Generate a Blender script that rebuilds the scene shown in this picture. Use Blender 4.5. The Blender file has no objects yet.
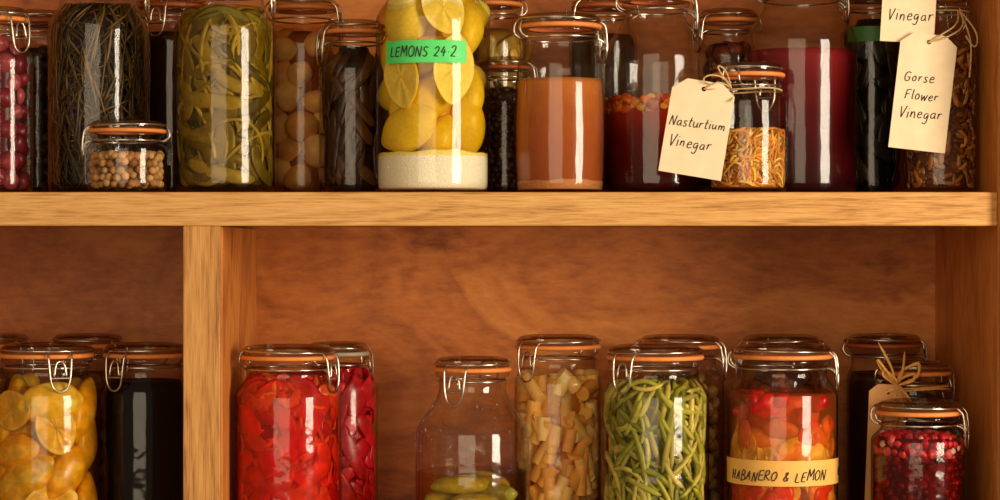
import bpy, math, random
import numpy as np
from mathutils import Vector, Matrix, Euler

D = 2.3            # camera distance in front of the shelf unit (m)
BACK = 0.333       # inner depth of the unit
Z_MID = 0.058      # top of the middle shelf
Z_LOW = -0.300     # top of the bottom shelf
col = bpy.context.scene.collection
rng = np.random.default_rng(7)

def lin(r, g, b):
    f = lambda c: (c/255/12.92) if c/255 <= 0.04045 else ((c/255+0.055)/1.055)**2.4
    return np.array([f(r), f(g), f(b)])
def rgba(r, g, b):
    return tuple(lin(r, g, b))+(1.0,)

# ------------------------------------------------------------------ materials
def newmat(name):
    m = bpy.data.materials.new(name); m.use_nodes = True
    nt = m.node_tree; nt.nodes.clear()
    out = nt.nodes.new('ShaderNodeOutputMaterial')
    return m, nt, out
def N(nt, t, **kw):
    n = nt.nodes.new(t)
    for k, v in kw.items():
        if k in n.inputs.keys(): n.inputs[k].default_value = v
        else: setattr(n, k, v)
    return n
def math_node(nt, op, a, b):
    n = nt.nodes.new('ShaderNodeMath'); n.operation = op
    for i, v in enumerate((a, b)):
        if isinstance(v, (int, float)): n.inputs[i].default_value = v
        else: nt.links.new(v, n.inputs[i])
    return n.outputs[0]

def glass_mat(name, edge=(0.46, 0.38, 0.28), base_ref=0.042, clear=(0.98, 0.975, 0.96), wob=0.11, power=3.5):
    m, nt, out = newmat(name); L = nt.links.new
    lw = N(nt, 'ShaderNodeLayerWeight'); lw.inputs['Blend'].default_value = 0.5
    p5 = math_node(nt, 'POWER', lw.outputs['Facing'], 4.0)
    fr = math_node(nt, 'MULTIPLY_ADD', p5, 0.7); nt.nodes[-1].inputs[2].default_value = base_ref
    p3 = math_node(nt, 'POWER', lw.outputs['Facing'], power)
    mix = N(nt, 'ShaderNodeMix'); mix.data_type = 'RGBA'
    L(p3, mix.inputs['Factor'])
    mix.inputs[6].default_value = (*clear, 1); mix.inputs[7].default_value = (*edge, 1)
    tr = N(nt, 'ShaderNodeBsdfTransparent'); L(mix.outputs[2], tr.inputs['Color'])
    gl = N(nt, 'ShaderNodeBsdfGlossy'); gl.inputs['Roughness'].default_value = 0.07
    tc = N(nt, 'ShaderNodeTexCoord'); no = N(nt, 'ShaderNodeTexNoise'); no.inputs['Scale'].default_value = 45
    L(tc.outputs['Object'], no.inputs['Vector'])
    bp = N(nt, 'ShaderNodeBump'); bp.inputs['Strength'].default_value = wob; bp.inputs['Distance'].default_value = 0.004
    L(no.outputs['Fac'], bp.inputs['Height']); L(bp.outputs['Normal'], gl.inputs['Normal'])
    ms = N(nt, 'ShaderNodeMixShader'); L(fr, ms.inputs[0]); L(tr.outputs[0], ms.inputs[1]); L(gl.outputs[0], ms.inputs[2])
    L(ms.outputs[0], out.inputs['Surface'])
    return m

def simple_mat(name, c, rough=0.5, metal=0.0, bump=0.0, bscale=200, var=0.0, spec=0.5):
    m, nt, out = newmat(name); L = nt.links.new
    b = N(nt, 'ShaderNodeBsdfPrincipled')
    b.inputs['Roughness'].default_value = rough; b.inputs['Metallic'].default_value = metal
    b.inputs['Specular IOR Level'].default_value = spec
    tc = N(nt, 'ShaderNodeTexCoord'); no = N(nt, 'ShaderNodeTexNoise')
    no.inputs['Scale'].default_value = bscale; no.inputs['Detail'].default_value = 4
    L(tc.outputs['Object'], no.inputs['Vector'])
    cr = N(nt, 'ShaderNodeValToRGB')
    a = np.array(c[:3])
    cr.color_ramp.elements[0].position = 0.3; cr.color_ramp.elements[1].position = 0.7
    cr.color_ramp.elements[0].color = (*(a*(1-var)), 1); cr.color_ramp.elements[1].color = (*np.minimum(a*(1+var), 1), 1)
    L(no.outputs['Fac'], cr.inputs['Fac']); L(cr.outputs['Color'], b.inputs['Base Color'])
    if bump:
        bp = N(nt, 'ShaderNodeBump'); bp.inputs['Strength'].default_value = bump; bp.inputs['Distance'].default_value = 0.001
        L(no.outputs['Fac'], bp.inputs['Height']); L(bp.outputs['Normal'], b.inputs['Normal'])
    L(b.outputs[0], out.inputs['Surface'])
    return m

def food_mat(name, rough=0.3, nscale=90, amt=0.35, transl=0.25, bump=0.25, spec=.4):
    m, nt, out = newmat(name); L = nt.links.new
    at = N(nt, 'ShaderNodeAttribute'); at.attribute_name = 'Col'
    tc = N(nt, 'ShaderNodeTexCoord'); no = N(nt, 'ShaderNodeTexNoise')
    no.inputs['Scale'].default_value = nscale; no.inputs['Detail'].default_value = 5
    L(tc.outputs['Object'], no.inputs['Vector'])
    mr = N(nt, 'ShaderNodeMapRange'); mr.inputs['From Min'].default_value = 0.3; mr.inputs['From Max'].default_value = 0.7
    mr.inputs['To Min'].default_value = 1-amt; mr.inputs['To Max'].default_value = 1+amt*0.5
    L(no.outputs['Fac'], mr.inputs['Value'])
    vm = N(nt, 'ShaderNodeVectorMath'); vm.operation = 'SCALE'
    L(at.outputs['Color'], vm.inputs[0]); L(mr.outputs['Result'], vm.inputs['Scale'])
    b = N(nt, 'ShaderNodeBsdfPrincipled'); b.inputs['Roughness'].default_value = rough
    b.inputs['Specular IOR Level'].default_value = spec
    L(vm.outputs[0], b.inputs['Base Color'])
    bp = N(nt, 'ShaderNodeBump'); bp.inputs['Strength'].default_value = bump; bp.inputs['Distance'].default_value = 0.001
    L(no.outputs['Fac'], bp.inputs['Height']); L(bp.outputs['Normal'], b.inputs['Normal'])
    t = N(nt, 'ShaderNodeBsdfTranslucent'); L(vm.outputs[0], t.inputs['Color'])
    ms = N(nt, 'ShaderNodeMixShader'); ms.inputs[0].default_value = transl
    L(b.outputs[0], ms.inputs[1]); L(t.outputs[0], ms.inputs[2])
    L(ms.outputs[0], out.inputs['Surface'])
    return m

def liquid_mat(name, tint):
    m, nt, out = newmat(name); L = nt.links.new
    tr = N(nt, 'ShaderNodeBsdfTransparent'); tr.inputs[0].default_value = (*tint, 1)
    gl = N(nt, 'ShaderNodeBsdfGlossy'); gl.inputs['Roughness'].default_value = 0.12
    lw = N(nt, 'ShaderNodeLayerWeight'); lw.inputs['Blend'].default_value = 0.5
    p5 = math_node(nt, 'POWER', lw.outputs['Facing'], 4.0)
    fr = math_node(nt, 'MULTIPLY_ADD', p5, 0.2); nt.nodes[-1].inputs[2].default_value = 0.0
    ms = N(nt, 'ShaderNodeMixShader'); L(fr, ms.inputs[0]); L(tr.outputs[0], ms.inputs[1]); L(gl.outputs[0], ms.inputs[2])
    L(ms.outputs[0], out.inputs['Surface'])
    return m

def vinegar_mat(name, top, mid, deep, z0, z1, see=.25, nscale=22, noise=.3, gam=.45):
    """cloudy coloured liquid: colour graded by height, partly see-through"""
    m, nt, out = newmat(name); L = nt.links.new
    tc = N(nt, 'ShaderNodeTexCoord'); sx = N(nt, 'ShaderNodeSeparateXYZ'); L(tc.outputs['Object'], sx.inputs[0])
    no = N(nt, 'ShaderNodeTexNoise'); no.inputs['Scale'].default_value = nscale; L(tc.outputs['Object'], no.inputs['Vector'])
    mr = N(nt, 'ShaderNodeMapRange'); mr.inputs['From Min'].default_value = z0; mr.inputs['From Max'].default_value = z1
    L(sx.outputs['Z'], mr.inputs['Value'])
    k = math_node(nt, 'MULTIPLY', no.outputs['Fac'], noise); k = math_node(nt, 'ADD', k, mr.outputs['Result']); k = math_node(nt, 'SUBTRACT', k, noise/2)
    cr = N(nt, 'ShaderNodeValToRGB'); e = cr.color_ramp.elements
    e[0].position = 0.05; e[0].color = rgba(*deep); e[1].position = .98; e[1].color = rgba(*top); em = e.new(.6); em.color = rgba(*mid)
    L(k, cr.inputs['Fac'])
    b = N(nt, 'ShaderNodeBsdfPrincipled'); b.inputs['Roughness'].default_value = .2; L(cr.outputs['Color'], b.inputs['Base Color'])
    b.inputs['Specular IOR Level'].default_value = .15
    t = N(nt, 'ShaderNodeBsdfTransparent'); g = N(nt, 'ShaderNodeGamma'); g.inputs['Gamma'].default_value = gam
    L(cr.outputs['Color'], g.inputs['Color']); L(g.outputs[0], t.inputs[0])
    ms = N(nt, 'ShaderNodeMixShader'); ms.inputs[0].default_value = see
    L(b.outputs[0], ms.inputs[1]); L(t.outputs[0], ms.inputs[2]); L(ms.outputs[0], out.inputs['Surface'])
    return m

def wood_mat(name, stops, grain=(1, 1, 1), rough=0.45, fine=1.0, figure=0.5, wscale=6, dist=5, phase=0.0, rings=7.0, fineamt=.6):
    m, nt, out = newmat(name); L = nt.links.new
    tc = N(nt, 'ShaderNodeTexCoord')
    mp = N(nt, 'ShaderNodeMapping'); mp.inputs['Scale'].default_value = grain
    mp.inputs['Location'].default_value = (phase, phase*0.7, phase*1.3)
    L(tc.outputs['Object'], mp.inputs['Vector'])
    n1 = N(nt, 'ShaderNodeTexNoise'); n1.inputs['Scale'].default_value = wscale; n1.inputs['Detail'].default_value = 5
    n1.inputs['Distortion'].default_value = dist*0.3; L(mp.outputs[0], n1.inputs['Vector'])
    mp2 = N(nt, 'ShaderNodeMapping'); g2 = [g if g >= 1 else g*.45 for g in grain]; mp2.inputs['Scale'].default_value = g2
    L(tc.outputs['Object'], mp2.inputs['Vector'])
    n2 = N(nt, 'ShaderNodeTexNoise'); n2.inputs['Scale'].default_value = 60*fine; n2.inputs['Detail'].default_value = 8
    n2.inputs['Roughness'].default_value = 0.7; L(mp2.outputs[0], n2.inputs['Vector'])
    k = math_node(nt, 'MULTIPLY', n1.outputs['Fac'], rings)
    k = math_node(nt, 'PINGPONG', k, 0.5)
    k = math_node(nt, 'MULTIPLY', k, figure)
    a = math_node(nt, 'MULTIPLY', n2.outputs['Fac'], fineamt)
    b_ = math_node(nt, 'MULTIPLY', n1.outputs['Fac'], 1.15-fineamt)
    s = math_node(nt, 'ADD', a, b_)
    s = math_node(nt, 'ADD', s, k)
    s = math_node(nt, 'SUBTRACT', s, figure*0.25)
    cr = N(nt, 'ShaderNodeValToRGB'); e = cr.color_ramp.elements
    e[0].position = 0.38; e[0].color = rgba(*stops[0]); e[1].position = 0.78; e[1].color = rgba(*stops[2])
    em = e.new(0.57); em.color = rgba(*stops[1])
    L(s, cr.inputs['Fac'])
    b = N(nt, 'ShaderNodeBsdfPrincipled'); b.inputs['Roughness'].default_value = rough
    b.inputs['Specular IOR Level'].default_value = 0.3
    L(cr.outputs['Color'], b.inputs['Base Color'])
    bp = N(nt, 'ShaderNodeBump'); bp.inputs['Strength'].default_value = 0.12; bp.inputs['Distance'].default_value = 0.001
    L(s, bp.inputs['Height']); L(bp.outputs['Normal'], b.inputs['Normal'])
    L(b.outputs[0], out.inputs['Surface'])
    return m

GLASS = glass_mat('clear_jar_glass')
LIDGLASS = glass_mat('thick_lid_glass', edge=(0.36, 0.28, 0.2), base_ref=0.14, clear=(0.80, 0.74, 0.64), wob=0.2)
STEEL = simple_mat('steel_wire', (0.64, 0.56, 0.46), rough=0.25, metal=1.0, var=0.1)
SEAL = simple_mat('orange_rubber', tuple(lin(234, 140, 66)), rough=0.5, var=0.1)
SEALD = simple_mat('dull_orange_rubber', tuple(lin(170, 82, 36)), rough=0.5, var=0.1)
SEALW = simple_mat('pale_rubber', tuple(lin(180, 165, 140)), rough=0.5, var=0.1)
FOOD = food_mat('wet_pickle')
FOODR = food_mat('dry_food', rough=0.65, transl=0.1, bump=0.5)
SAUCE = food_mat('sauce', rough=0.3, nscale=140, amt=0.15, transl=0.1, bump=0.1, spec=.2)
INKY = food_mat('inky_pickle', rough=0.5, nscale=60, amt=0.3, transl=0.0, bump=0.1, spec=.04)
GRAINY = food_mat('grainy_sauce', rough=0.5, nscale=420, amt=0.22, transl=0.1, bump=0.3, spec=.2)
PAPER = simple_mat('cream_card', tuple(lin(242, 217, 180)), rough=0.85, var=0.06, bscale=60, bump=0.15)
PAPER_SHADE = simple_mat('shaded_cream_card', tuple(lin(206, 150, 92)), rough=0.85, var=0.08, bscale=60, bump=0.15)  # cream card with warm shade put into its colour
TAPEG = simple_mat('green_tape', tuple(lin(84, 228, 116)), rough=0.5, var=0.06)
TAPEC = simple_mat('cream_tape', tuple(lin(243, 186, 92)), rough=0.6, var=0.05)
INK = simple_mat('black_ink', (0.012, 0.011, 0.012), rough=0.6)
TWINE = simple_mat('twine', tuple(lin(205, 170, 115)), rough=0.9, var=0.3, bscale=400, bump=0.5)
RAFFIA = simple_mat('raffia', tuple(lin(236, 170, 84)), rough=0.8, var=0.25, bscale=300, bump=0.4)

# ------------------------------------------------------------------ mesh helpers
def link(o, parent=None):
    col.objects.link(o)
    if parent is not None: o.parent = parent
    return o

class MB:
    def __init__(s): s.v = []; s.f = []; s.c = []; s.n = 0
    def add(s, V, F, C):
        V = np.asarray(V, float); C = np.asarray(C, float)
        if C.ndim == 1: C = np.tile(C, (len(V), 1))
        s.v.append(V); s.c.append(C)
        n = s.n
        s.f += [tuple(i+n for i in f) for f in F]; s.n += len(V)
    def build(s, name, mat, parent=None, smooth=True):
        V = np.concatenate(s.v); C = np.concatenate(s.c)
        me = bpy.data.meshes.new(name); me.from_pydata(V.tolist(), [], s.f)
        ca = me.color_attributes.new('Col', 'FLOAT_COLOR', 'POINT')
        ca.data.foreach_set('color', np.concatenate([np.clip(C, 0, 1), np.ones((len(C), 1))], 1).astype('f').ravel())
        me.materials.append(mat)
        if smooth: me.polygons.foreach_set('use_smooth', [True]*len(me.polygons))
        me.update()
        return link(bpy.data.objects.new(name, me), parent)

def lathe(name, prof, mat, parent, seg=72, color=(1, 1, 1), smooth=True):
    mb = MB(); a = np.linspace(0, 2*np.pi, seg, endpoint=False)
    V = []; F = []; idx = []
    for r, z in prof:
        if r < 1e-6: idx.append([len(V)]); V.append((0, 0, z))
        else:
            idx.append(list(range(len(V), len(V)+seg)))
            V += [(r*math.sin(t), -r*math.cos(t), z) for t in a]
    for A, B in zip(idx[:-1], idx[1:]):
        for i in range(seg):
            j = (i+1) % seg
            if len(A) == 1 and len(B) == 1: continue
            if len(A) == 1: F.append((A[0], B[j], B[i]))
            elif len(B) == 1: F.append((A[i], A[j], B[0]))
            else: F.append((A[i], A[j], B[j], B[i]))
    mb.add(V, F, color); return mb.build(name, mat, parent, smooth)

def curve(name, lines, r, mat, parent, cyclic=False, kind='POLY', res=2):
    cu = bpy.data.curves.new(name, 'CURVE'); cu.dimensions = '3D'
    cu.bevel_depth = r; cu.bevel_resolution = res; cu.use_fill_caps = True
    for ln in lines:
        sp = cu.splines.new(kind); sp.points.add(len(ln)-1)
        for p, q in zip(sp.points, ln): p.co = (*q, 1)
        sp.use_cyclic_u = cyclic
        if kind == 'NURBS':
            sp.order_u = min(3, len(ln)); sp.use_endpoint_u = not cyclic; sp.resolution_u = 5
    cu.materials.append(mat)
    return link(bpy.data.objects.new(name, cu), parent)

_sph = {}
def usphere(seg, ring):
    if (seg, ring) in _sph: return _sph[(seg, ring)]
    V = [(0, 0, -1)]; F = []
    for i in range(1, ring):
        ph = math.pi*i/ring - math.pi/2
        for j in range(seg):
            t = 2*math.pi*j/seg; V.append((math.cos(ph)*math.cos(t), math.cos(ph)*math.sin(t), math.sin(ph)))
    V.append((0, 0, 1)); top = len(V)-1
    for j in range(seg):
        k = (j+1) % seg
        F.append((0, 1+k, 1+j)); F.append((top, 1+(ring-2)*seg+j, 1+(ring-2)*seg+k))
        for i in range(ring-2):
            a = 1+i*seg; b = a+seg; F.append((a+j, a+k, b+k, b+j))
    _sph[(seg, ring)] = (np.array(V), F); return _sph[(seg, ring)]
def rot(x, y, z): return np.array(Euler((x, y, z)).to_matrix())
def rrot(): return rot(*rng.uniform(0, 6.28, 3))
def blob(mb, c, rad, R=None, color=(1, 1, 1), seg=16, ring=10, lump=0.05, nipple=0.0):
    U, F = usphere(seg, ring); V = U*np.array(rad)
    if lump:
        k = rng.uniform(1.5, 4, 3); p = rng.uniform(0, 6, 3)
        V = V*(1+lump*np.sin(U[:, :1]*k[0]+p[0])+lump*np.sin(U[:, 1:2]*k[1]*1.7+p[1])+lump*.5*np.sin(U[:, 2:]*k[2]*2+p[2]))
    if nipple: V[:, 2] += nipple*np.sign(U[:, 2])*np.abs(U[:, 2])**12
    if R is not None: V = V@R.T
    mb.add(V+np.array(c), F, color)
def strand(mb, P, Nn, w, t, color, sides=8, taper=True):
    P = np.array(P); Nn = np.array(Nn); K = len(P)
    T = np.gradient(P, axis=0); T /= np.linalg.norm(T, axis=1)[:, None]+1e-9
    S = np.cross(T, Nn); S /= np.linalg.norm(S, axis=1)[:, None]+1e-9
    M = np.cross(S, T)
    u = np.arange(K)/(K-1)
    k = np.clip(np.sqrt(np.clip(1-np.abs(2*u-1)**4, 0, 1)), .25, 1) if taper else np.ones(K)
    a = 2*np.pi*np.arange(sides)/sides
    V = P[:, None]+S[:, None]*(w*k[:, None]*np.cos(a))[:, :, None]+M[:, None]*(t*k[:, None]*np.sin(a))[:, :, None]
    V = np.concatenate([V.reshape(-1, 3), P[:1], P[-1:]])
    F = []
    for i in range(K-1):
        for j in range(sides):
            q = (j+1) % sides; F.append((i*sides+j, i*sides+q, (i+1)*sides+q, (i+1)*sides+j))
    b = K*sides
    for j in range(sides):
        q = (j+1) % sides; F.append((b, q, j)); F.append((b+1, (K-1)*sides+j, (K-1)*sides+q))
    mb.add(V, F, color)
def half_lemon(mb, c, rx, rz, depth, R, rind, pith, pulp, segs=9, vesica=0.0):
    """half lemon: dome at +y, flat cut face at -y (local)"""
    A = 36; rings = [0.02, 0.2, .45, .7, .80, .86, .95, 1.0]; V = []; C = []; F = []
    def cx(a): c_ = math.cos(a); return math.copysign(abs(c_)**(1+vesica), c_)
    for ri, r in enumerate(rings):
        for j in range(A):
            a = 2*math.pi*j/A; V.append((rx*r*cx(a), 0.0004*math.sin(a*segs), rz*r*math.sin(a)))
            if r > .96: cc = rind
            elif r > .82: cc = pith
            else: cc = pulp*0.6+pith*0.4 if (j*segs) % A < segs else pulp
            C.append(cc)
    for k in range(1, 6):
        ph = k/5*math.pi/2
        for j in range(A):
            a = 2*math.pi*j/A
            V.append((rx*math.cos(ph)*cx(a), depth*math.sin(ph), rz*math.cos(ph)*math.sin(a))); C.append(rind)
    tot = len(rings)+5
    for i in range(tot-1):
        for j in range(A):
            k = (j+1) % A; F.append((i*A+j, i*A+k, (i+1)*A+k, (i+1)*A+j))
    mb.add(np.array(V)@R.T+np.array(c), F, np.array(C))
def pick(cols, jit=0.12):
    c = cols[rng.integers(len(cols))]; return lin(*c)*(1+rng.uniform(-jit, jit)*1.5)

# ------------------------------------------------------------------ jars
def jar(name, px, half, top, d, base, lid=None, sh=0.022, bulge=0.0, clasp=-0.5, seal=SEAL, k=1.0, nk=0.012, hinge=True, glass=None):
    """px/half/top are millimetres measured on the shelf-front plane, d = distance behind it"""
    s = (D+d)/D; X = (px-500)/1000*s; R = half/1000*s; T = (250-top)/1000*s-base
    lr = (lid/1000*s) if lid else R*0.84
    root = bpy.data.objects.new(name, None); root.empty_display_size = 0.02; root.location = (X, d, base); link(root)
    nr = lr-0.004*k; zn = T-(0.019+nk)*k; zs = zn-sh
    prof = [(0, 0.0025), (R*0.6, 0.0022), (R*0.8, 0.0005), (R*0.88, 0)]
    def rb(z): return R*(1-bulge*abs((z/zs-.45)/.55)**2)
    r0 = rb(0.012)
    for a in np.linspace(0.2, 1, 5)*math.pi/2:
        prof.append((r0*0.88+(r0*0.12)*math.sin(a), 0.012*(1-math.cos(a))))
    for z in np.linspace(0.02, zs, 14): prof.append((rb(z), z))
    r1 = rb(zs)
    for u in np.linspace(0.1, 1, 9):
        e = u*u*(3-2*u); prof.append((r1+(nr-r1)*e, zs+(zn-zs)*u))
    prof += [(nr, T-.021*k), (lr-.0005, T-.0197*k), (lr, T-.0175*k), (lr-.0005, T-.0152*k), (nr-.004, T-.0152*k)]
    lathe('glass_body', prof, glass or GLASS, root)
    lathe('glass_lid', [(0, T-.0035*k), (lr*.62, T-.0035*k), (lr*.70, T-.001*k), (lr*.8, T), (lr*.91, T-.001*k), (lr*.98, T-.0035*k), (lr, T-.006*k), (lr, T-.0098*k), (0, T-.0098*k)], LIDGLASS, root)
    lathe('rubber_seal', [(nr-.005, T-.0104*k), (lr+.0008, T-.0104*k), (lr+.002, T-.0117*k), (lr+.002, T-.0135*k), (lr+.0008, T-.0148*k), (nr-.005, T-.0148*k)], seal, root)
    W = 0.00105*k; ang = np.linspace(0, 2*math.pi, 40, endpoint=False)
    ring1 = [((nr+.0018)*math.sin(a), -(nr+.0018)*math.cos(a), T-.0245*k) for a in ang]
    ring2 = [((lr+.0012)*math.sin(a), -(lr+.0012)*math.cos(a), T-(.006+.001*math.cos(a-clasp))*k) for a in ang]
    curve('wire_rings', [ring1, ring2], W, STEEL, root, cyclic=True)
    def loc(t, r, z, a=clasp):
        return (r*math.sin(a)+t*math.cos(a), -r*math.cos(a)+t*math.sin(a), z)
    q = k*.85
    lever = [(-.014*q, lr-.002, T-.007*k), (-.0145*q, lr+.004, T-.009*k), (-.0135*q, lr+.006, T-.02*k), (-.0125*q, lr+.007, T-.034*k), (-.010*q, lr+.0065, T-.043*k), (-.004*q, lr+.007, T-.048*k),
             (.004*q, lr+.007, T-.048*k), (.010*q, lr+.0065, T-.043*k), (.0125*q, lr+.007, T-.034*k), (.0135*q, lr+.006, T-.02*k), (.0145*q, lr+.004, T-.009*k), (.014*q, lr-.002, T-.007*k)]
    inner = [(-.009*q, nr+.002, T-.0245*k), (-.0085*q, lr+.004, T-.026*k), (-.0075*q, lr+.007, T-.034*k), (-.006*q, lr+.006, T-.022*k), (-.003*q, lr+.005, T-.017*k), (.003*q, lr+.005, T-.017*k), (.006*q, lr+.006, T-.022*k), (.0075*q, lr+.007, T-.034*k), (.0085*q, lr+.004, T-.026*k), (.009*q, nr+.002, T-.0245*k)]
    cross = [(-.013*q, lr+.0065, T-.034*k), (.013*q, lr+.0065, T-.034*k)]
    curve('wire_clasp', [[loc(*p) for p in lever], [loc(*p) for p in inner]], W*1.1, STEEL, root, kind='NURBS')
    curve('wire_pivot', [[loc(*p) for p in cross]], W, STEEL, root)
    if hinge:
        hb = clasp+math.pi
        h = [(-.012*q, nr+.002, T-.0245*k), (-.012*q, lr+.005, T-.022*k), (-.011*q, lr+.006, T-.013*k), (-.009*q, lr+.002, T-.0055*k), (.009*q, lr+.002, T-.0055*k), (.011*q, lr+.006, T-.013*k), (.012*q, lr+.005, T-.022*k), (.012*q, nr+.002, T-.0245*k)]
        curve('wire_hinge', [[loc(*p, a=hb) for p in h]], W, STEEL, root, kind='NURBS')
    zz = np.array([p[1] for p in prof[4:-4]]); rr = np.array([p[0] for p in prof[4:-4]])
    def rin(z): return np.interp(z, zz, rr)-0.0018
    def zpx(py): return (250-py)/1000*s-base
    return dict(root=root, R=R, T=T, lr=lr, nr=nr, rin=rin, s=s, d=d, base=base, zpx=zpx, X=X, px=px)

def solid(J, z0, z1, inset, mat, color=(1, 1, 1), name='liquid', wavy=0.0):
    pr = [(0, z0)]
    for i, z in enumerate(np.linspace(z0, z1, 22)):
        r = J['rin'](z)-inset
        if i == 0: pr.append((r*0.9, z0))
        pr.append((r, z+(0.001 if i == 0 else 0)))
    r = J['rin'](z1)-inset
    pr += [(r*.96, z1-.0012), (0, z1-.0012)]
    ob = lathe(name, pr, mat, J['root'], color=color)
    if wavy:
        for v in ob.data.vertices:
            if v.co.z > z1-.004:
                a = math.atan2(v.co.x, -v.co.y); v.co.z += wavy*(math.sin(2.3*a+1)+.6*math.sin(5*a)+.4*math.sin(11*a+2))
    return ob

def fill_strands(J, n, L, w, t, cols, z0, z1, mean=1.2, std=0.5, layers=3, curv=8, name='pickles', mat=None, sides=8, K=9, dark=0.45, jit=.15, wobble=0, mb=None, build=True, taper=True):
    mb = mb or MB()
    for i in range(n):
        lay = rng.integers(layers) if layers > 1 else 0
        l = L*rng.uniform(.6, 1.2); th = rng.uniform(-2.3, 2.3); z = rng.uniform(z0, z1)
        ph = rng.normal(mean, std)*rng.choice([-1, 1]); kk = rng.normal(0, curv)
        zs_, ths = [], []
        for j in range(K):
            zs_.append(z); ths.append(th)
            ds = l/(K-1); r = max(J['rin'](z), .02)
            th += math.cos(ph)*ds/r; z += math.sin(ph)*ds; ph += kk*ds
            if wobble: ph += rng.normal(0, wobble)
        zs_ = np.array(zs_)
        lo = zs_.min(); m = w*1.05
        if lo < z0+m: zs_ += z0+m-lo
        if zs_.max() > z1-m:
            zs_ -= zs_.max()-(z1-m); zs_ = np.maximum(zs_, z0+m)
        rr = J['rin'](zs_)-t-0.0006-lay*t*1.5-rng.uniform(0, t*.5)
        rr = np.maximum(rr, .004)
        P = np.stack([rr*np.sin(ths), -rr*np.cos(ths), zs_], 1); Nn = np.stack([np.sin(ths), -np.cos(ths), 0*zs_], 1)
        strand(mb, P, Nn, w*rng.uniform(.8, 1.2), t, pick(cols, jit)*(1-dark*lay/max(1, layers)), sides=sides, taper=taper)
    if build: return mb.build(name, mat or FOOD, J['root'])
    return mb

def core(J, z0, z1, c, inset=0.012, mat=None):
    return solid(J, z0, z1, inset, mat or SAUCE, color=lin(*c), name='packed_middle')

def fill_balls(J, r, cols, z0, z1, layers=2, elong=1.0, jit=.15, lump=.06, name='berries', mat=None, seg=12, mb=None, build=True, top=True, dark=0.35, colz=None):
    mb = mb or MB()
    for lay in range(layers):
        z = z0+r
        row = 0
        while z < z1-r*.6:
            R = J['rin'](z)-r*1.02-lay*r*1.5
            if R < r: break
            n = max(3, int(2*math.pi*R/(2*r*1.0)))
            for j in range(n):
                a = 2*math.pi*(j+.5*(row % 2))/n+rng.normal(0, .16*r/R*2)
                rr = R-rng.uniform(0, r*.5)
                cc = pick(cols, jit) if colz is None else colz(z)
                q = r*rng.uniform(.8, 1.1)
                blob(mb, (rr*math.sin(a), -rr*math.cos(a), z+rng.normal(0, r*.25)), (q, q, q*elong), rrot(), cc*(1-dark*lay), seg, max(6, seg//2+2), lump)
            z += r*1.62; row += 1
    if top:
        R = J['rin'](z1)-r*1.1
        for i in range(int(1.2*(R/r)**2)):
            rr = R*math.sqrt(rng.uniform()); a = rng.uniform(0, 6.28)
            cc = pick(cols, jit) if colz is None else colz(z1)
            blob(mb, (rr*math.sin(a), -rr*math.cos(a), z1-r*.7+rng.uniform(-.3, .5)*r), (r, r, r*elong), rrot(), cc, seg, max(6, seg//2+2), lump)
    if build: return mb.build(name, mat or FOOD, J['root'])
    return mb

def wall_pt(J, px, py, inset):
    z = J['zpx'](py); x = (px-J['px'])/1000*J['s']; R = J['rin'](z)-inset
    x = max(-R*.98, min(R*.98, x)); return np.array([x, -math.sqrt(max(R*R-x*x, 0)), z]), math.atan2(x, math.sqrt(max(R*R-x*x, 1e-9)))

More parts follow.
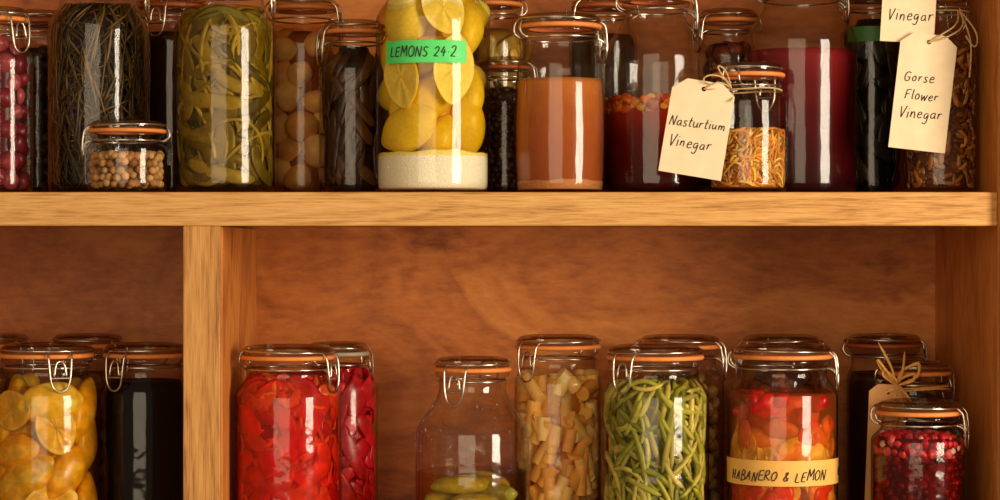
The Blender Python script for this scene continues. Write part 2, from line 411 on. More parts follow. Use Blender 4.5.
# ------------------------------------------------------------------ handwriting
G = {
 'L': (.5, [[(0, 1), (0, .5), (0, 0), (.25, 0), (.45, .03)]]),
 'E': (.5, [[(.42, 1), (.2, 1), (0, .95), (0, .5), (0, .02), (.2, 0), (.45, .02)], [(0, .5), (.35, .53)]]),
 'M': (.7, [[(0, 0), (.06, 1), (.08, 1), (.28, .35), (.3, .35), (.52, 1), (.54, 1), (.62, 0)]]),
 'O': (.62, [[(.3, 1), (.05, .9), (-.02, .45), (.12, 0), (.42, 0), (.58, .45), (.45, .95), (.25, 1)]]),
 'N': (.62, [[(0, 0), (.02, .5), (.03, 1), (.05, 1), (.45, .02), (.47, .02), (.5, .5), (.52, 1.03)]]),
 'S': (.5, [[(.42, .9), (.25, 1.05), (.02, .9), (.05, .6), (.4, .42), (.42, .1), (.2, -.05), (0, .1)]]),
 '2': (.5, [[(.02, .8), (.1, 1.05), (.42, 1), (.4, .6), (.1, .15), (0, 0), (.2, .02), (.45, 0)]]),
 '4': (.5, [[(.25, 1), (.1, .6), (0, .38), (.2, .38), (.48, .4)], [(.35, .7), (.33, .3), (.3, -.05)]]),
 '.': (.25, [[(.08, .4), (.12, .42)]]),
 'a': (.5, [[(.38, .5), (.2, .58), (0, .4), (.03, .05), (.25, .02), (.38, .3), (.38, .5), (.37, .2), (.46, 0)]]),
 's': (.4, [[(.32, .5), (.15, .58), (.02, .45), (.12, .3), (.32, .2), (.28, 0), (.1, -.03), (0, .06)]]),
 't': (.36, [[(.15, 1), (.13, .5), (.12, .1), (.2, 0), (.32, .06)], [(0, .62), (.15, .64), (.32, .66)]]),
 'u': (.5, [[(0, .55), (.01, .15), (.12, 0), (.3, .06), (.36, .3), (.37, .55), (.37, .2), (.44, 0)]]),
 'r': (.38, [[(.02, .55), (.03, .3), (.03, 0), (.04, .35), (.15, .55), (.32, .52)]]),
 'i': (.2, [[(.05, .55), (.05, .25), (.07, 0)], [(.07, .8), (.1, .83)]]),
 'm': (.72, [[(.02, .55), (.02, .25), (.02, 0), (.05, .4), (.2, .57), (.3, .4), (.3, 0), (.32, .4), (.46, .57), (.58, .4), (.6, 0)]]),
 'n': (.48, [[(.02, .55), (.02, .25), (.02, 0), (.05, .4), (.2, .57), (.34, .45), (.36, 0)]]),
 'e': (.45, [[(.03, .28), (.2, .3), (.38, .34), (.3, .56), (.1, .52), (0, .25), (.1, 0), (.3, 0), (.4, .1)]]),
 'g': (.48, [[(.36, .5), (.18, .58), (0, .4), (.05, .08), (.25, .1), (.37, .5), (.37, .1), (.34, -.35), (.15, -.45), (0, -.3)]]),
 'o': (.46, [[(.2, .57), (.02, .45), (.02, .1), (.2, 0), (.38, .12), (.36, .5), (.18, .57)]]),
 'V': (.55, [[(0, 1), (.1, .5), (.2, 0), (.22, 0), (.35, .5), (.5, 1.05)]]),
 'G': (.62, [[(.5, .85), (.3, 1.02), (.02, .8), (0, .3), (.2, 0), (.48, .1), (.5, .4), (.5, .45), (.28, .44)]]),
 'F': (.5, [[(.45, 1), (.2, 1), (0, .97), (0, .5), (.02, 0)], [(0, .5), (.35, .53)]]),
 'l': (.22, [[(.05, 1), (.05, .5), (.06, .1), (.15, 0)]]),
 'w': (.62, [[(0, .55), (.1, 0), (.12, 0), (.25, .45), (.27, .45), (.38, 0), (.4, 0), (.54, .57)]]),
 'H': (.6, [[(0, 1), (.02, .5), (.03, 0)], [(.45, 1), (.45, .5), (.46, 0)], [(.02, .5), (.45, .52)]]),
 'A': (.6, [[(0, 0), (.15, .5), (.28, 1), (.3, 1), (.4, .5), (.52, 0)], [(.1, .4), (.45, .42)]]),
 'B': (.55, [[(0, 0), (.01, .5), (.02, 1), (.35, .95), (.35, .6), (.05, .52), (.45, .45), (.45, .05), (0, 0)]]),
 'R': (.55, [[(0, 0), (.01, .5), (.02, 1), (.38, .95), (.38, .58), (.05, .5), (.2, .3), (.5, 0)]]),
 'C': (.55, [[(.48, .85), (.3, 1.02), (.02, .8), (0, .3), (.2, 0), (.48, .12)]]),
 '&': (.6, [[(.5, 0), (.15, .6), (.12, .9), (.3, 1), (.36, .8), (.02, .3), (.1, 0), (.35, .02), (.5, .35)]]),
 ' ': (.35, []),
}
def write(name, text, mapf, h, parent, r=0.00045, gap=.13, mat=None, slant=.18, jig=.06):
    x = 0; lines = []
    for ch in text:
        wd, st = G.get(ch, (.4, []))
        dy = rng.uniform(-jig, jig); sc = rng.uniform(1-jig*2, 1.08)
        for s_ in st: lines.append([mapf((x+a*sc+b*slant)*h, (b*sc+dy)*h) for a, b in s_])
        x += wd+gap
    return curve(name, lines, r, mat or INK, parent, kind='NURBS', res=1)

def wrap_label(J, pxa, pxb, pya, pyb, mat, name='label', edge=False):
    z1 = J['zpx'](pya); z0 = J['zpx'](pyb); s = J['s']
    R = J['rin']((z0+z1)/2)+.0018+.0005
    a0 = math.asin(max(-1, min(1, (pxa-J['px'])/1000*s/R))); a1 = math.asin(max(-1, min(1, (pxb-J['px'])/1000*s/R)))
    if edge: a0, a1 = -2.2, 2.2
    mb = MB(); n = 30; V = []; F = []
    for i in range(n+1):
        a = a0+(a1-a0)*i/n
        V += [(R*math.sin(a), -R*math.cos(a), z0), (R*math.sin(a), -R*math.cos(a), z1)]
    for i in range(n): F.append((2*i, 2*i+2, 2*i+3, 2*i+1))
    mb.add(V, F, (1, 1, 1)); mb.build(name, mat, J['root'])
    return lambda pa, z_: (lambda u, v: ((R+.0004)*math.sin(pa+u/R), -(R+.0004)*math.cos(pa+u/R), z_+v))

def tag(J, hole, w, h, tilt, mat, texts, th, yoff, name='paper_tag', yaw=0.0, r=.0005):
    s = (D+J['d']+yoff)/D
    hx = (hole[0]-500)/1000*s-J['X']; hz = (250-hole[1])/1000*s-J['base']
    M = Matrix.Translation((hx, yoff, hz)) @ Euler((0, tilt, 0)).to_matrix().to_4x4() @ Euler((0, 0, yaw)).to_matrix().to_4x4()
    c = w*.22
    o = [(-w/2+c, .008), (w/2-c, .008), (w/2, .008-c*.8), (w/2, -h+.008), (-w/2, -h+.008), (-w/2, .008-c*.8)]
    hr = .0025
    mb = MB(); V = []; F = []
    m = len(o); per = []
    for i in range(m):
        a, b = o[i], o[(i+1) % m]
        for j in range(6): per.append((a[0]+(b[0]-a[0])*j/6, a[1]+(b[1]-a[1])*j/6))
    K = len(per)
    for y in (-.0003, .0003):
        for p in per: V.append((p[0], y, p[1]))
        for p in per:
            a = math.atan2(p[1], p[0]); V.append((hr*math.cos(a), y, hr*math.sin(a)))
    for i in range(K):
        j = (i+1) % K
        F += [(i, j, K+j, K+i), (2*K+j, 2*K+i, 3*K+i, 3*K+j), (j, i, 2*K+i, 2*K+j), (K+i, K+j, 3*K+j, 3*K+i)]
    mb.add(V, F, (1, 1, 1)); ob = mb.build(name, mat, J['root'], smooth=False); ob.matrix_local = M
    for (tx, tz, txt, sc) in texts:
        t = write('handwriting', txt, (lambda tx, tz: (lambda u, v: (tx+u, -.0006, tz+v+u*.03)))(tx, tz), th*sc, J['root'], r=r)
        t.matrix_local = M
    return M

# ------------------------------------------------------------------ shelf unit
unit = bpy.data.objects.new('wooden_shelving_unit', None); link(unit)
W_BACK = wood_mat('stained_plywood', [(124, 58, 18), (188, 108, 44), (220, 144, 68)], grain=(.9, 1, 1.3), wscale=4.0, dist=2.6, figure=.24, fine=1.3, rough=.5, rings=8, fineamt=.45, phase=2.2)
W_SIDE = wood_mat('stained_side_board', [(150, 80, 28), (202, 122, 52), (228, 154, 78)], grain=(3, 1.2, .5), wscale=9, dist=2, figure=.16, fine=2, rough=.45, phase=3)
W_EDGE = wood_mat('golden_oak_edge', [(148, 94, 42), (212, 156, 86), (236, 188, 118)], grain=(.3, 3, 3.2), wscale=12, dist=1.2, figure=.24, fine=3.0, rough=.5, fineamt=.8)
W_POST = wood_mat('golden_oak_post', [(146, 90, 40), (204, 144, 76), (228, 174, 104)], grain=(3.2, 3, .25), wscale=12, dist=1.2, figure=.24, fine=3.0, rough=.5, phase=1, fineamt=.8)

def board(name, x0, x1, y0, y1, z0, z1, mat, bev=0.0012):
    import bmesh
    me = bpy.data.meshes.new(name); bm = bmesh.new(); bmesh.ops.create_cube(bm, size=1)
    for v in bm.verts: v.co = ((x0+x1)/2+v.co.x*(x1-x0), (y0+y1)/2+v.co.y*(y1-y0), (z0+z1)/2+v.co.z*(z1-z0))
    bmesh.ops.bevel(bm, geom=list(bm.edges), offset=bev, segments=2, affect='EDGES', profile=.5)
    bm.to_mesh(me); bm.free(); me.materials.append(mat)
    return link(bpy.data.objects.new(name, me), unit)
XL, XR = -.82, .498
board('back_panel', XL-.03, XR+.03, BACK, BACK+.012, -.36, .46, W_BACK)
board('shelf_middle', XL, XR, .012, BACK, Z_MID-.032, Z_MID-.001, W_SIDE)
board('shelf_middle_front_rail', XL-.03, XR-.0, 0, .012, Z_MID-.034, Z_MID, W_EDGE, .002)
board('shelf_bottom', XL, XR, 0, BACK, Z_LOW-.034, Z_LOW, W_EDGE)
board('shelf_top', XL, XR, 0, BACK, .40, .434, W_EDGE)
board('side_panel_right', XR, XR+.03, .001, BACK, -.36, .46, W_SIDE)
board('side_panel_right_front_rail', XR+.0003, XR+.0347, -.011, .001, -.36, .46, W_POST)
board('side_panel_left', XL-.03, XL, .012, BACK, -.36, .46, W_SIDE)
board('divider', -.3155, -.2785, .010, BACK, Z_LOW, Z_MID-.034, W_SIDE)
board('divider_front_post', -.317, -.280, 0, .012, Z_LOW, Z_MID-.034, W_POST)

# ================================================================== LOWER SHELF JARS
B = Z_LOW
YEL = [(252, 196, 46), (244, 178, 36), (252, 208, 78)]
J = jar('preserved_lemon_jar', 47, 53, 343, .09, B, lid=45, clasp=.45)
mb = MB()
LR, LP, LU = lin(242, 176, 34), lin(252, 220, 124), lin(248, 196, 72)
for (px, py, ang, kind) in [(18, 408, 1.5, 1), (58, 400, 1.45, 0), (84, 410, .5, 0), (64, 424, -.25, 1), (22, 450, 1.35, 0), (88, 440, .1, 0), (34, 474, 1.0, 0), (72, 470, .6, 0), (4, 430, -.2, 0), (58, 500, 1.25, 1), (20, 508, 1.4, 0), (88, 505, .2, 0), (8, 480, .3, 0)]:
    p, th = wall_pt(J, px, py, .013 if not kind else .006)
    if kind: half_lemon(mb, p, .021, .030, .013, rot(0, 0, th)@rot(0, ang, 0), LR, LP, LU, vesica=.3)
    else: blob(mb, p, (.020, .013, .031), rot(0, 0, th)@rot(0, ang, 0), pick(YEL, .06), 30, 18, .05, nipple=.004)
for i in range(46):
    z = rng.uniform(.025, J['zpx'](392)); a = rng.uniform(-2.6, 2.6); rr = J['rin'](z)-.024
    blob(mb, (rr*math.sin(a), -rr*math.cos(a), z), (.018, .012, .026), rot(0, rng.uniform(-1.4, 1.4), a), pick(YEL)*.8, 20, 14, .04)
mb.build('lemon_pieces', FOOD, J['root']); core(J, .005, J['zpx'](396), (190, 120, 20), .028)
solid(J, .004, J['zpx'](384), .0003, liquid_mat('preserved_lemon_brine', (1, .91, .60)), name='brine')

J = jar('black_pickle_jar', 145, 42, 343, .125, B, lid=40, clasp=-.55)
solid(J, .005, J['zpx'](380), .001, INKY, lin(12, 6, 6), name='black_brine')

for px_ in (88, -6):
    J = jar('amber_pickle_jar', px_, 38, 334, .25, B, lid=34, clasp=1.2)
    fill_balls(J, .012, [(160, 100, 35), (130, 75, 24)], .005, J['zpx'](372), layers=1, name='pickled_fruit'); core(J, .005, J['zpx'](372), (100, 55, 16))

# red peppers
REDS = [(232, 40, 26), (240, 56, 30), (218, 28, 26), (248, 120, 46), (226, 38, 40), (242, 90, 42), (206, 22, 30)]
J = jar('pickled_red_pepper_jar', 288, 53.5, 345, .09, B, lid=45.5, clasp=1.15)
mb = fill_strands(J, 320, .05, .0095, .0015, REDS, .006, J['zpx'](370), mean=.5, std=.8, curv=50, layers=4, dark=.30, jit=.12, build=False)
fill_strands(J, 110, .035, .0022, .0012, [(252, 150, 66), (248, 116, 52), (242, 96, 60)], .006, J['zpx'](372), mean=.5, std=.9, curv=60, layers=2, dark=.1, mb=mb, name='pepper_slices')
core(J, .005, J['zpx'](374), (180, 18, 18), .010)
solid(J, .004, J['zpx'](373), .0003, vinegar_mat('pepper_brine', (236, 96, 60), (228, 44, 34), (214, 34, 34), 0, J['zpx'](373), see=.88, noise=.5, gam=.22), name='brine')
J = jar('pickled_chilli_jar', 338, 40, 342, .215, B, lid=29, clasp=2.2, seal=SEALW, sh=.018)
fill_strands(J, 190, .05, .010, .0018, [(230, 30, 40), (240, 44, 56), (210, 24, 36)], .006, J['zpx'](364), mean=.9, std=.6, curv=18, layers=3, name='chilli_pieces', dark=.2)
core(J, .005, J['zpx'](366), (180, 18, 24), .010)

# gherkins, nearly empty bulbous jar
J = jar('gherkin_jar', 472.5, 57, 357, .09, B, lid=37, sh=.050, clasp=-.42, bulge=.01, glass=glass_mat('misted_jar_glass', base_ref=.06, wob=.12))
mb = MB(); zt = J['zpx'](474)
for (x, y, z, L, an, c) in [(-.012, -.037, zt-.008, .030, .1, (190, 176, 62)), (.024, -.034, zt-.016, .022, -.3, (160, 150, 50)), (.014, -.020, zt-.006, .030, -.5, (176, 150, 52)), (-.020, -.022, zt-.022, .030, .4, (166, 154, 56)), (.004, -.042, zt-.026, .026, .05, (184, 168, 60)),
                            (0, 0, zt-.012, .036, .2, (140, 130, 44)), (-.005, .02, zt-.03, .036, 1.2, (120, 115, 40)), (0, -.03, zt-.046, .036, .15, (160, 150, 54)), (.01, -.01, zt-.062, .036, -.4, (130, 125, 45)), (-.01, -.02, .016, .036, .4, (130, 125, 45))]:
    blob(mb, (x, y, z), (L, .0105, .0105), rot(0, rng.uniform(-.12, .12), an), lin(*c), 20, 14, .05)
mb.build('gherkins', FOOD, J['root'])
solid(J, .004, J['zpx'](471), .0004, liquid_mat('olive_brine', (.90, .76, .38)), name='brine')
mb = MB()
for i in range(230):
    z = rng.uniform(J['zpx'](470), J['zpx'](398)); a = rng.uniform(-1.6, 1.6); r = J['rin'](z)+.0019
    q = rng.uniform(.0004, .0009)*(.7 if i % 4 else 1.2)
    blob(mb, (r*math.sin(a), -r*math.cos(a), z), (q, q, q*1.2), None, (1, 1, 1), 8, 6, 0)
mb.build('condensation_droplets', glass_mat('water_droplet', base_ref=.2, wob=0), J['root'])

J = jar('pickled_bamboo_shoot_jar', 558, 43.5, 335, .165, B, lid=41, clasp=-.75)
mb = MB(); BG = [(255, 210, 134), (252, 196, 112), (255, 222, 158), (244, 178, 94)]
for i in range(150):
    lay = i % 2; z = rng.uniform(.014, J['zpx'](376)); a = rng.uniform(-2.3, 2.3); q = rng.uniform(.006, .0085); L = rng.uniform(.022, .042)
    ph = rng.choice([1.5, 1.4, 1.2, .9, .1, -.7, -1.2])+rng.normal(0, .12)
    rr = J['rin'](z)-q-(L*abs(math.cos(ph)))**2/8/.045-lay*q*1.6-.0005
    c = np.array([rr*math.sin(a), -rr*math.cos(a), z]); t = np.array([math.cos(a)*math.cos(ph), math.sin(a)*math.cos(ph), math.sin(ph)])
    if c[2]+abs(t[2])*L/2 > J['zpx'](372): c[2] = J['zpx'](372)-abs(t[2])*L/2
    if c[2]-abs(t[2])*L/2 < .008: c[2] = .008+abs(t[2])*L/2
    P = [c+t*u*L for u in (-.5, -.499, -.47, 0, .47, .499, .5)]
    strand(mb, P, [(math.sin(a), -math.cos(a), 0)]*7, q, q, np.minimum(pick(BG, .05)*(1-.2*lay), 1), sides=16, taper=False)
mb.build('bamboo_pieces', food_mat('bamboo_flesh', rough=.5, nscale=120, amt=.12, transl=.05, bump=.2), J['root'], smooth=False); core(J, .005, J['zpx'](380), (200, 122, 52), .015)
solid(J, .004, J['zpx'](373), .0002, liquid_mat('bamboo_brine', (1, .94, .78)), name='brine')

GB = [(192, 192, 90), (172, 174, 70), (210, 202, 112), (146, 152, 56), (224, 210, 132)]
J = jar('pickled_green_bean_jar', 655, 54, 345, .09, B, lid=47, clasp=-.72)
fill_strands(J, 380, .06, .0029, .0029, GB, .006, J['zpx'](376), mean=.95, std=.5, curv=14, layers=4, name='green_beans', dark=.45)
core(J, .005, J['zpx'](380), (110, 112, 36), .015)
solid(J, .004, J['zpx'](374), .0003, liquid_mat('bean_jar_brine', (1, .95, .72)), name='brine')
J = jar('pickled_mushroom_jar', 680, 44, 335, .235, B, lid=39, clasp=1.3)
fill_balls(J, .009, [(180, 140, 70), (150, 110, 50), (200, 160, 90)], .005, J['zpx'](374), layers=1, name='mushrooms', elong=.7); core(J, .005, J['zpx'](374), (100, 66, 26))

# habanero & lemon
J = jar('habanero_and_lemon_jar', 782.5, 55, 344, .09, B, lid=48, clasp=1.35)
mb = MB(); HB = [(226, 20, 18), (232, 34, 22), (214, 14, 22)]
OR_ = [(252, 196, 56), (253, 212, 90), (244, 146, 40), (234, 94, 30)]
for (px, py, q) in [(762, 404, .011), (752, 396, .008), (814, 403, .009), (776, 398, .007), (741, 410, .008), (796, 412, .007)]:
    p, th = wall_pt(J, px, py, .009); blob(mb, p, (q, q, q*1.2), rrot(), pick(HB, .05), 20, 14, .14)
for i in range(190):
    py = rng.uniform(424, 590); a = rng.uniform(-2.4, 2.4); z = J['zpx'](py)
    if z < .015: continue
    rr = J['rin'](z)-rng.uniform(.006, .011); c = (rr*math.sin(a), -rr*math.cos(a), z)
    u = rng.uniform()
    if py < 438: cc = pick([(236, 84, 30), (226, 50, 24), (242, 120, 40)]) if u < .7 else pick(OR_)
    elif py < 486: cc = pick(OR_[:3]) if u < .8 else pick(HB)
    else: cc = pick(HB) if u < .75 else pick(OR_)
    if 432 < py < 486 and u > .4: half_lemon(mb, c, .016, .022, .006, rot(0, 0, a)@rot(0, rng.uniform(-1.5, 1.5), 0), lin(246, 176, 30), lin(254, 230, 140), lin(250, 204, 74))
    else: blob(mb, c, (.011, .005, .017), rot(0, 0, a)@rot(0, rng.uniform(-1.5, 1.5), 0), cc, 18, 12, .12)
mb.build('habaneros_and_lemon', FOOD, J['root']); core(J, .005, J['zpx'](394), (214, 84, 30), .017)
solid(J, .004, J['zpx'](391), .0003, vinegar_mat('chilli_brine', (232, 110, 50), (244, 150, 60), (230, 80, 40), 0, J['zpx'](391), see=.86, noise=.4, gam=.20), name='brine')
wr = wrap_label(J, 0, 0, 456, 481, TAPEC, 'paper_label', edge=True)
write('handwriting', 'HABANERO & LEMON', wr(-1.2, J['zpx'](476)), .0108, J['root'], r=.00058, gap=.09, jig=.1, slant=.25)
write('handwriting', 'C2', wr(1.22, J['zpx'](474)), .009, J['root'], r=.0005)
J = jar('spiced_pickle_jar', 781, 40, 335, .255, B, lid=38, clasp=-1.4)
fill_balls(J, .01, [(160, 80, 36), (130, 60, 24)], .005, J['zpx'](372), layers=1, name='spiced_fruit'); core(J, .005, J['zpx'](372), (90, 36, 12))

J = jar('dark_chutney_jar', 884, 37, 334, .28, B, lid=36, clasp=1.5, seal=SEALD)
solid(J, .005, J['zpx'](372), .001, SAUCE, lin(60, 26, 13), name='chutney')
J = jar('dark_relish_jar', 914, 37, 361, .165, B, lid=35, clasp=2.0, seal=SEAL)
fill_balls(J, .006, [(76, 34, 20), (100, 44, 24), (50, 22, 16)], .005, J['zpx'](396), layers=1, name='relish'); core(J, .005, J['zpx'](396), (40, 16, 10), .006)
tag(J, (888, 392), .042, .125, .04, PAPER_SHADE, [(-.006, -.035, 'C', 1.1), (-.008, -.06, 'R e', 1)], .012, -.046, name='card_tag', yaw=.2)
a = np.linspace(0, 6.28, 30, endpoint=False); q = J['nr']+.003
curve('raffia_ring', [[(q*math.sin(t), -q*math.cos(t), J['T']-.029+.001*math.sin(3*t)) for t in a], [(q*math.sin(t), -q*math.cos(t), J['T']-.027+.001*math.sin(2*t)) for t in a]], .001, RAFFIA, J['root'], cyclic=True)
hx = -.026; hy = -.040; hz = J['T']-.024
mb = MB()
def ribbon(pts, w):
    P = []
    pts = [np.array(p) for p in pts]
    for i in range(len(pts)-1):
        for u in np.linspace(0, 1, 5, endpoint=False): P.append(pts[i]*(1-u)+pts[i+1]*u)
    P.append(pts[-1]); P = np.array(P)
    for _ in range(2): P[1:-1] = (P[:-2]+P[1:-1]*2+P[2:])/4
    strand(mb, P, [(0.2, -1, 0.1)]*len(P), w, .0004, lin(232, 168, 84)*rng.uniform(.7, 1.15), sides=6)
for (dx, dz, w_) in [(-.022, .030, .006), (.024, .026, .008), (-.014, .018, .008), (.02, .014, .005)]:
    ribbon([(hx, hy, hz), (hx+dx*.5-w_, hy-.004, hz+dz*.6), (hx+dx, hy-.006, hz+dz), (hx+dx*.6+w_, hy-.007, hz+dz*.35), (hx, hy-.002, hz)], .0016)
for (dx, dz) in [(-.012, -.03), (.006, -.04), (.018, -.022), (-.02, -.01), (-.020, .046), (.008, .036), (-.003, -.05)]:
    ribbon([(hx, hy-.001, hz), (hx+dx*.4+.003, hy-.006, hz+dz*.4), (hx+dx, hy-.006, hz+dz)], .0014)
mb.build('raffia_bow', RAFFIA, J['root'])

J = jar('cranberry_jar', 919, 47.5, 400, .055, B, lid=41, clasp=1.2, sh=.016, nk=.006)
zt = J['zpx'](434)
def cz(z):
    u = (zt-z)/.022
    if u < 1: return pick([(225, 48, 52), (230, 90, 84), (200, 24, 36), (246, 190, 170), (190, 20, 34)], .1)
    return pick([(120, 12, 24), (90, 8, 18), (140, 18, 30)], .1)
fill_balls(J, .0048, None, .005, zt, layers=1, name='cranberries', colz=cz, seg=12, lump=.14); core(J, .005, zt-.002, (90, 8, 16), .004)
solid(J, .004, zt-.022, .0003, liquid_mat('cranberry_juice', (.85, .34, .34)), name='juice')

# ================================================================== UPPER SHELF JARS
B = Z_MID
J = jar('pickled_radish_jar', 0, 33, 8, .08, B, lid=26, clasp=.9)
fill_balls(J, .0105, [(160, 46, 56), (180, 74, 80), (124, 24, 36)], .005, J['zpx'](40), layers=1, name='radishes', seg=18); core(J, .005, J['zpx'](44), (80, 16, 24), .012)
J = jar('dark_pickle_jar', 38, 38, 12, .25, B, lid=34, clasp=-1.4, seal=SEALD)
fill_balls(J, .008, [(70, 36, 18), (50, 26, 14)], .005, J['zpx'](50), layers=1, name='dark_fruit'); core(J, .005, J['zpx'](50), (26, 12, 7), .006)

J = jar('rosemary_sprig_jar', 99, 51, -28, .152, B, lid=42, clasp=1.55, sh=.03)
fill_strands(J, 560, .07, .0012, .0012, [(104, 78, 34), (78, 62, 26), (126, 94, 44), (58, 46, 22), (142, 106, 54)], .006, J['zpx'](4), mean=1.1, std=.5, curv=6, layers=5, name='herb_sprigs', sides=5, K=7, wobble=.06, dark=.4)
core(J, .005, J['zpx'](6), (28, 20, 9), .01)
J = jar('chickpea_jar', 127, 40, 121, .045, B, lid=37, sh=.010, nk=.004, k=.85, clasp=-1.45)
fill_balls(J, .0042, [(206, 152, 86), (186, 130, 68), (220, 172, 106), (156, 102, 50)], .005, J['zpx'](154), layers=2, name='chickpeas', mat=FOODR, seg=10)
core(J, .005, J['zpx'](158), (110, 70, 34), .008)
J = jar('dark_syrup_jar', 172, 36, -4, .255, B, lid=32, clasp=-.3, seal=SEALD)
solid(J, .005, J['zpx'](34), .001, INKY, lin(44, 22, 11), name='syrup')

J = jar('pickled_runner_bean_jar', 225, 50.5, -28, .09, B, lid=42, clasp=1.5, sh=.03)
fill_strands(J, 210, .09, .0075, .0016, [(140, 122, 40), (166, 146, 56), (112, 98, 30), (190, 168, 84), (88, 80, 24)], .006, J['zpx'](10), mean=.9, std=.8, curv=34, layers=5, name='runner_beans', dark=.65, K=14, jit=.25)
fill_strands(J, 90, .09, .0022, .0016, [(200, 180, 94), (160, 142, 60)], .006, J['zpx'](8), mean=1.0, std=.7, curv=24, layers=2, name='bean_strings', K=12)
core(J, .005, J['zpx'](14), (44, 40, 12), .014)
solid(J, .004, J['zpx'](8), .0003, liquid_mat('bean_brine', (.86, .76, .46)), name='brine')

J = jar('pickled_onion_jar', 303, 40, -2, .215, B, lid=33, clasp=1.4, seal=SEAL)
fill_balls(J, .017, [(250, 206, 140), (240, 188, 118), (252, 220, 160)], .005, J['zpx'](28), layers=1, name='onions', elong=1.2, seg=22, jit=.06, mat=food_mat('onion_flesh', rough=.35, nscale=50, amt=.25, transl=.05, bump=.1)); core(J, .005, J['zpx'](32), (160, 96, 44), .02)
solid(J, .004, J['zpx'](26), .0003, liquid_mat('onion_vinegar', (.90, .76, .54)), name='vinegar')
J = jar('brown_pickle_jar', 354, 35, 21, .15, B, lid=29.5, clasp=-1.2, seal=SEAL)
fill_strands(J, 70, .06, .006, .002, [(92, 54, 20), (70, 38, 15), (112, 70, 28)], .005, J['zpx'](48), mean=1.3, std=.4, layers=2, name='pickled_leaves'); core(J, .005, J['zpx'](48), (40, 20, 8), .01)

# tall lemons-in-salt jar
J = jar('salted_lemon_jar', 433, 57, -42, .085, B, lid=44, clasp=1.7, sh=.035)
mb = MB()
Y1, Y2, Y3 = lin(251, 224, 76), lin(254, 240, 160), lin(244, 210, 52)
def put_lemon(px, py, rx, rz, ang, c, depth=.02, halfc=False, ins=0.0):
    p, th = wall_pt(J, px, py, (depth*.95 if not halfc else .005)+ins)
    if halfc: half_lemon(mb, p, rx, rz, .014, rot(0, 0, th)@rot(0, ang, 0), Y3, Y2, Y1*.22+Y2*.74, 6, vesica=.45)
    else: blob(mb, p, (rx, depth, rz), rot(0, 0, th)@rot(0, ang, 0), c, 36, 24, .025, nipple=.006)
put_lemon(411, 130, .023, .034, 1.15, Y1, ins=.001)
put_lemon(466, 126, .021, .031, -.3, Y3, ins=.004)
put_lemon(402, 80, .022, .034, -.22, Y2, halfc=True)
put_lemon(455, 72, .023, .038, .1, Y2, halfc=True)
put_lemon(430, 100, .021, .028, .7, Y3, .02, ins=.012)
put_lemon(482, 96, .014, .026, .2, Y1, .014, ins=.004)
put_lemon(408, 18, .025, .036, .30, Y1*.5+Y2*.5, ins=.003)
put_lemon(444, 12, .021, .032, -.5, Y2, halfc=True)
put_lemon(472, 30, .020, .028, .35, Y1, ins=.004)
put_lemon(389, 58, .014, .024, 0, Y3, .014, ins=.004)
put_lemon(425, 58, .018, .024, .9, Y3, .016, ins=.014)
put_lemon(395, 108, .014, .020, 0, Y1, .014, ins=.012)
put_lemon(440, 140, .018, .022, .4, Y3, .018, ins=.014)
put_lemon(425, -18, .024, .024, 1.3, Y1)
put_lemon(462, -14, .022, .024, .2, Y3)
for i in range(16):
    z = rng.uniform(.07, J['zpx'](0)); a = rng.uniform(1.5, 4.8); rr = J['rin'](z)-.025
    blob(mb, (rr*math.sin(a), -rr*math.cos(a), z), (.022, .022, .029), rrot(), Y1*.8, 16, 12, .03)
mb.build('lemons', food_mat('lemon_skin', rough=.35, nscale=260, amt=.12, transl=.2, bump=.25), J['root'])
solid(J, .03, J['zpx'](-8), .03, SAUCE, lin(206, 150, 24), name='packed_middle')
solid(J, .004, J['zpx'](153), .0006, food_mat('salt', rough=.95, nscale=700, amt=.14, transl=.05, bump=1, spec=.1), lin(255, 248, 214), name='salt_layer', wavy=.0012)
solid(J, J['zpx'](158), J['zpx'](-14), .0003, liquid_mat('lemon_brine', (1, .91, .52)), name='brine')
wr = wrap_label(J, 388, 467, 45, 67, TAPEG, 'green_tape_label')
R_ = J['rin'](.15)+.0023
write('handwriting', 'LEMONS 24.2', wr(math.asin((393-433)/1000*J['s']/R_), J['zpx'](61)), .0102, J['root'], r=.00058, gap=.14)

J = jar('capers_jar', 505, 30, 58, .175, B, lid=26, clasp=1.4, seal=SEALD, k=.9)
fill_balls(J, .004, [(84, 54, 28), (62, 40, 20)], .005, J['zpx'](90), layers=1, name='capers', seg=10); core(J, .005, J['zpx'](90), (34, 18, 9), .004)
J = jar('lemon_peel_jar', 492, 34, -6, .265, B, lid=29, clasp=-1.3)
fill_strands(J, 90, .05, .008, .002, [(226, 186, 70), (200, 156, 50)], .005, J['zpx'](30), layers=2, name='lemon_peel'); core(J, .005, J['zpx'](30), (150, 106, 30), .01)

# brown sauce
J = jar('hot_sauce_jar', 560, 46.5, 15, .075, B, lid=40, clasp=1.9, sh=.03, bulge=.085, nk=.006)
solid(J, .004, J['zpx'](80), .0005, vinegar_mat('amber_sauce', (204, 120, 52), (180, 92, 38), (164, 80, 34), 0, J['zpx'](80), see=.22, nscale=60, noise=.5), name='sauce')
solid(J, .0035, J['zpx'](181), .0002, GRAINY, lin(200, 132, 78), name='sediment', wavy=.0008)

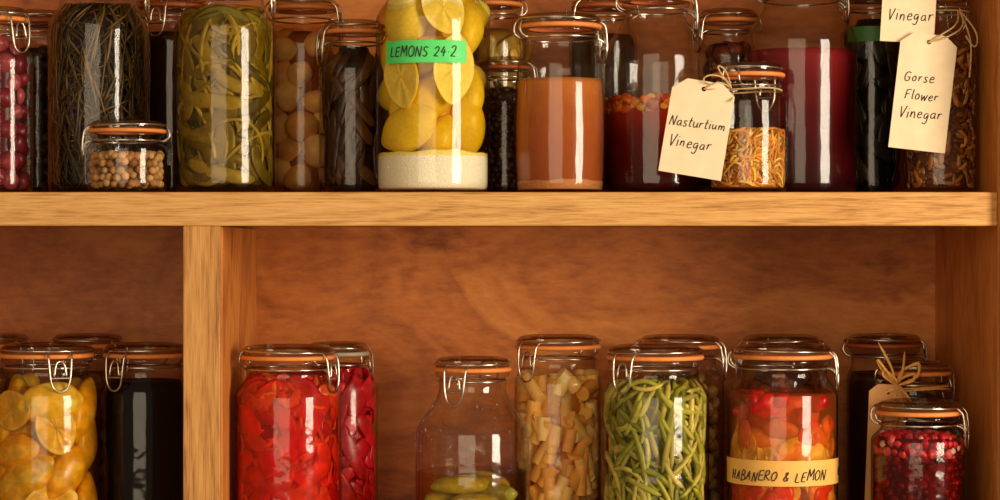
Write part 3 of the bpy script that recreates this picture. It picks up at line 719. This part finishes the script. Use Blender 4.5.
PET = [(248, 136, 30), (232, 98, 28), (252, 176, 50), (190, 66, 26)]
J = jar('nasturtium_flower_vinegar_jar', 656, 55, -12, .125, B, lid=34, sh=.05, clasp=1.6, nk=.006)
solid(J, .004, J['zpx'](101), .0022, vinegar_mat('nasturtium_vinegar', (186, 48, 14), (116, 18, 8), (60, 9, 6), 0, J['zpx'](101), see=.35), name='vinegar')
fill_strands(J, 190, .012, .0030, .0006, PET, J['zpx'](116), J['zpx'](96), mean=.2, std=.4, layers=2, name='floating_petals', K=5, curv=30)
J = jar('blackberry_vinegar_jar', 801, 56, -22, .135, B, lid=40, sh=.045, clasp=1.6, nk=.006)
solid(J, .004, J['zpx'](52), .0006, vinegar_mat('blackberry_vinegar', (140, 34, 34), (94, 12, 16), (46, 5, 9), 0, J['zpx'](52), see=.35), name='vinegar')
J = jar('preserved_tomato_jar', 728, 30, 10, .25, B, lid=28, clasp=-1.2, seal=SEAL)
fill_balls(J, .01, [(130, 52, 28), (100, 38, 20)], .005, J['zpx'](44), layers=1, name='tomatoes'); core(J, .005, J['zpx'](44), (40, 16, 8), .01)
J = jar('dark_pickle_jar', 603, 34, -4, .265, B, lid=30, clasp=-1.2, seal=SEALD)
solid(J, .005, J['zpx'](36), .001, INKY, lin(50, 27, 14), name='pickle')

J = jar('nasturtium_petal_jar', 748, 39.5, 64, .05, B, lid=35, sh=.014, nk=.008, k=.95, clasp=2.6)
YP = [(244, 182, 70), (230, 150, 48), (250, 204, 100), (212, 128, 40), (236, 142, 40)]
fill_strands(J, 620, .022, .0015, .0005, YP, .005, J['zpx'](128), mean=.8, std=.7, layers=4, curv=70, name='dried_petals', mat=FOODR, K=7, sides=5, dark=.25)
core(J, .005, J['zpx'](130), (200, 124, 44), .005)
tag(J, (704, 89), .0635, .096, .165, PAPER, [(-.0285, -.040, 'Nasturtium', .97), (-.026, -.061, 'Vinegar', 1.1)], .0101, -.0485, name='paper_tag')
q = J['nr']+.0025; T = J['T']
s_ = (D+.0015)/D; hx = (704-500)/1000*s_-J['X']; hz = (250-89)/1000*s_-J['base']
curve('twine', [[(q*math.sin(t), -q*math.cos(t), T-.027+.0008*math.sin(3*t)) for t in np.linspace(0, 6.28, 30)],
                [(-.02, -q*.85, T-.027), (hx+.018, -.048, hz+.008), (hx+.006, -.0515, hz+.004), (hx, -.048, hz)],
                [(-.02, -q*.85, T-.029), (hx+.016, -.046, hz+.001), (hx+.005, -.0515, hz-.001), (hx, -.048, hz)],
                [(-.02, -q*.85, T-.027), (-.026, -.049, T-.018), (-.044, -.052, T-.014), (-.052, -.053, T-.020), (-.044, -.052, T-.025), (-.022, -q*.88, T-.028)],
                [(-.02, -q*.85, T-.027), (-.026, -.051, T-.010), (-.038, -.052, T-.004), (-.03, -.051, T-.018), (-.02, -q*.88, T-.027)],
                [(-.02, -q*.85, T-.027), (-.018, -.050, T-.036), (-.024, -.052, T-.042)]], .0008, TWINE, J['root'], kind='NURBS')

J = jar('bay_leaf_jar', 872, 31, -12, .205, B, lid=26, clasp=1.3, seal=SEALD)
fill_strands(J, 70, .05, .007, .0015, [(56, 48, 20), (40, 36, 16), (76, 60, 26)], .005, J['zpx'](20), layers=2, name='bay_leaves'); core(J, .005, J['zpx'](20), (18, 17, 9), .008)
wrap_label(J, 845, 888, 29, 44, simple_mat('dark_green_tape', tuple(lin(54, 110, 40)), .5), 'green_tape_label')

J = jar('gorse_flower_vinegar_jar', 941, 36.5, -14, .09, B, lid=29, clasp=2.5, sh=.03)
fill_strands(J, 460, .018, .003, .0008, [(200, 126, 56), (164, 96, 40), (222, 156, 78), (124, 70, 30)], .005, J['zpx'](40), mean=.7, std=.7, layers=4, curv=50, name='gorse_flowers', K=6, sides=5)
core(J, .005, J['zpx'](42), (110, 60, 22), .008)
tag(J, (911, -28), .055, .080, .06, PAPER, [(-.021, -.050, 'Vinegar', 1.0)], .0120, -.0425, name='paper_tag')
tag(J, (929, 42), .058, .119, .115, PAPER, [(-.021, -.042, 'Gorse', 1), (-.018, -.060, 'Flower', .95), (-.022, -.079, 'Vinegar', 1.05)], .0108, -.0475, name='paper_tag')
q = J['nr']+.0025; T = J['T']; s_ = (D+.04)/D; hx = (929-500)/1000*s_-J['X']; hz = (250-42)/1000*s_-J['base']
curve('twine', [[(q*math.sin(t), -q*math.cos(t), T-.028) for t in np.linspace(0, 6.28, 30)],
                [(.012, -q*.9, T-.028), (.012, -.044, hz+.02), (hx+.010, -.052, hz+.006), (hx, -.0475, hz)],
                [(.013, -q*.9, T-.028), (.020, -.044, hz+.018), (hx+.014, -.052, hz+.002), (hx, -.0475, hz)],
                [(.014, -q*.9, T-.028), (.022, -.036, T-.05), (.024, -.040, T-.075), (.021, -.041, T-.098)],
                [(.014, -q*.9, T-.028), (.027, -.034, T-.045), (.032, -.034, T-.06), (.026, -.038, T-.07), (.018, -.038, T-.055)]], .0009, TWINE, J['root'], kind='NURBS')

# ================================================================== lights, world, camera
def area(name, loc, target, sx, sy, e, c):
    l = bpy.data.lights.new(name, 'AREA'); l.shape = 'RECTANGLE'; l.size = sx; l.size_y = sy; l.energy = e; l.color = c
    o = bpy.data.objects.new(name, l); link(o); o.location = loc
    o.rotation_euler = (Vector(target)-Vector(loc)).to_track_quat('-Z', 'Y').to_euler()
    return o
area('window_light', (1.8, -1.5, .15), (0, .1, 0), .75, 1.1, 56, (1, .86, .66))
area('room_fill_light', (-.7, -3.4, .30), (0, .1, -.05), 2.2, 1.8, 40, (1, .80, .55))
w = bpy.data.worlds.new('room_ambience'); bpy.context.scene.world = w; w.use_nodes = True
bg = w.node_tree.nodes['Background']; bg.inputs[0].default_value = (1, .70, .42, 1); bg.inputs[1].default_value = .22

cam = bpy.data.cameras.new('camera'); co = bpy.data.objects.new('camera', cam); link(co)
co.location = (0, -D, 0); co.rotation_euler = (math.pi/2, 0, 0); cam.sensor_width = 36; cam.lens = 36*D; cam.clip_start = .05
bpy.context.scene.camera = co
bpy.context.scene.view_settings.view_transform = 'Standard'
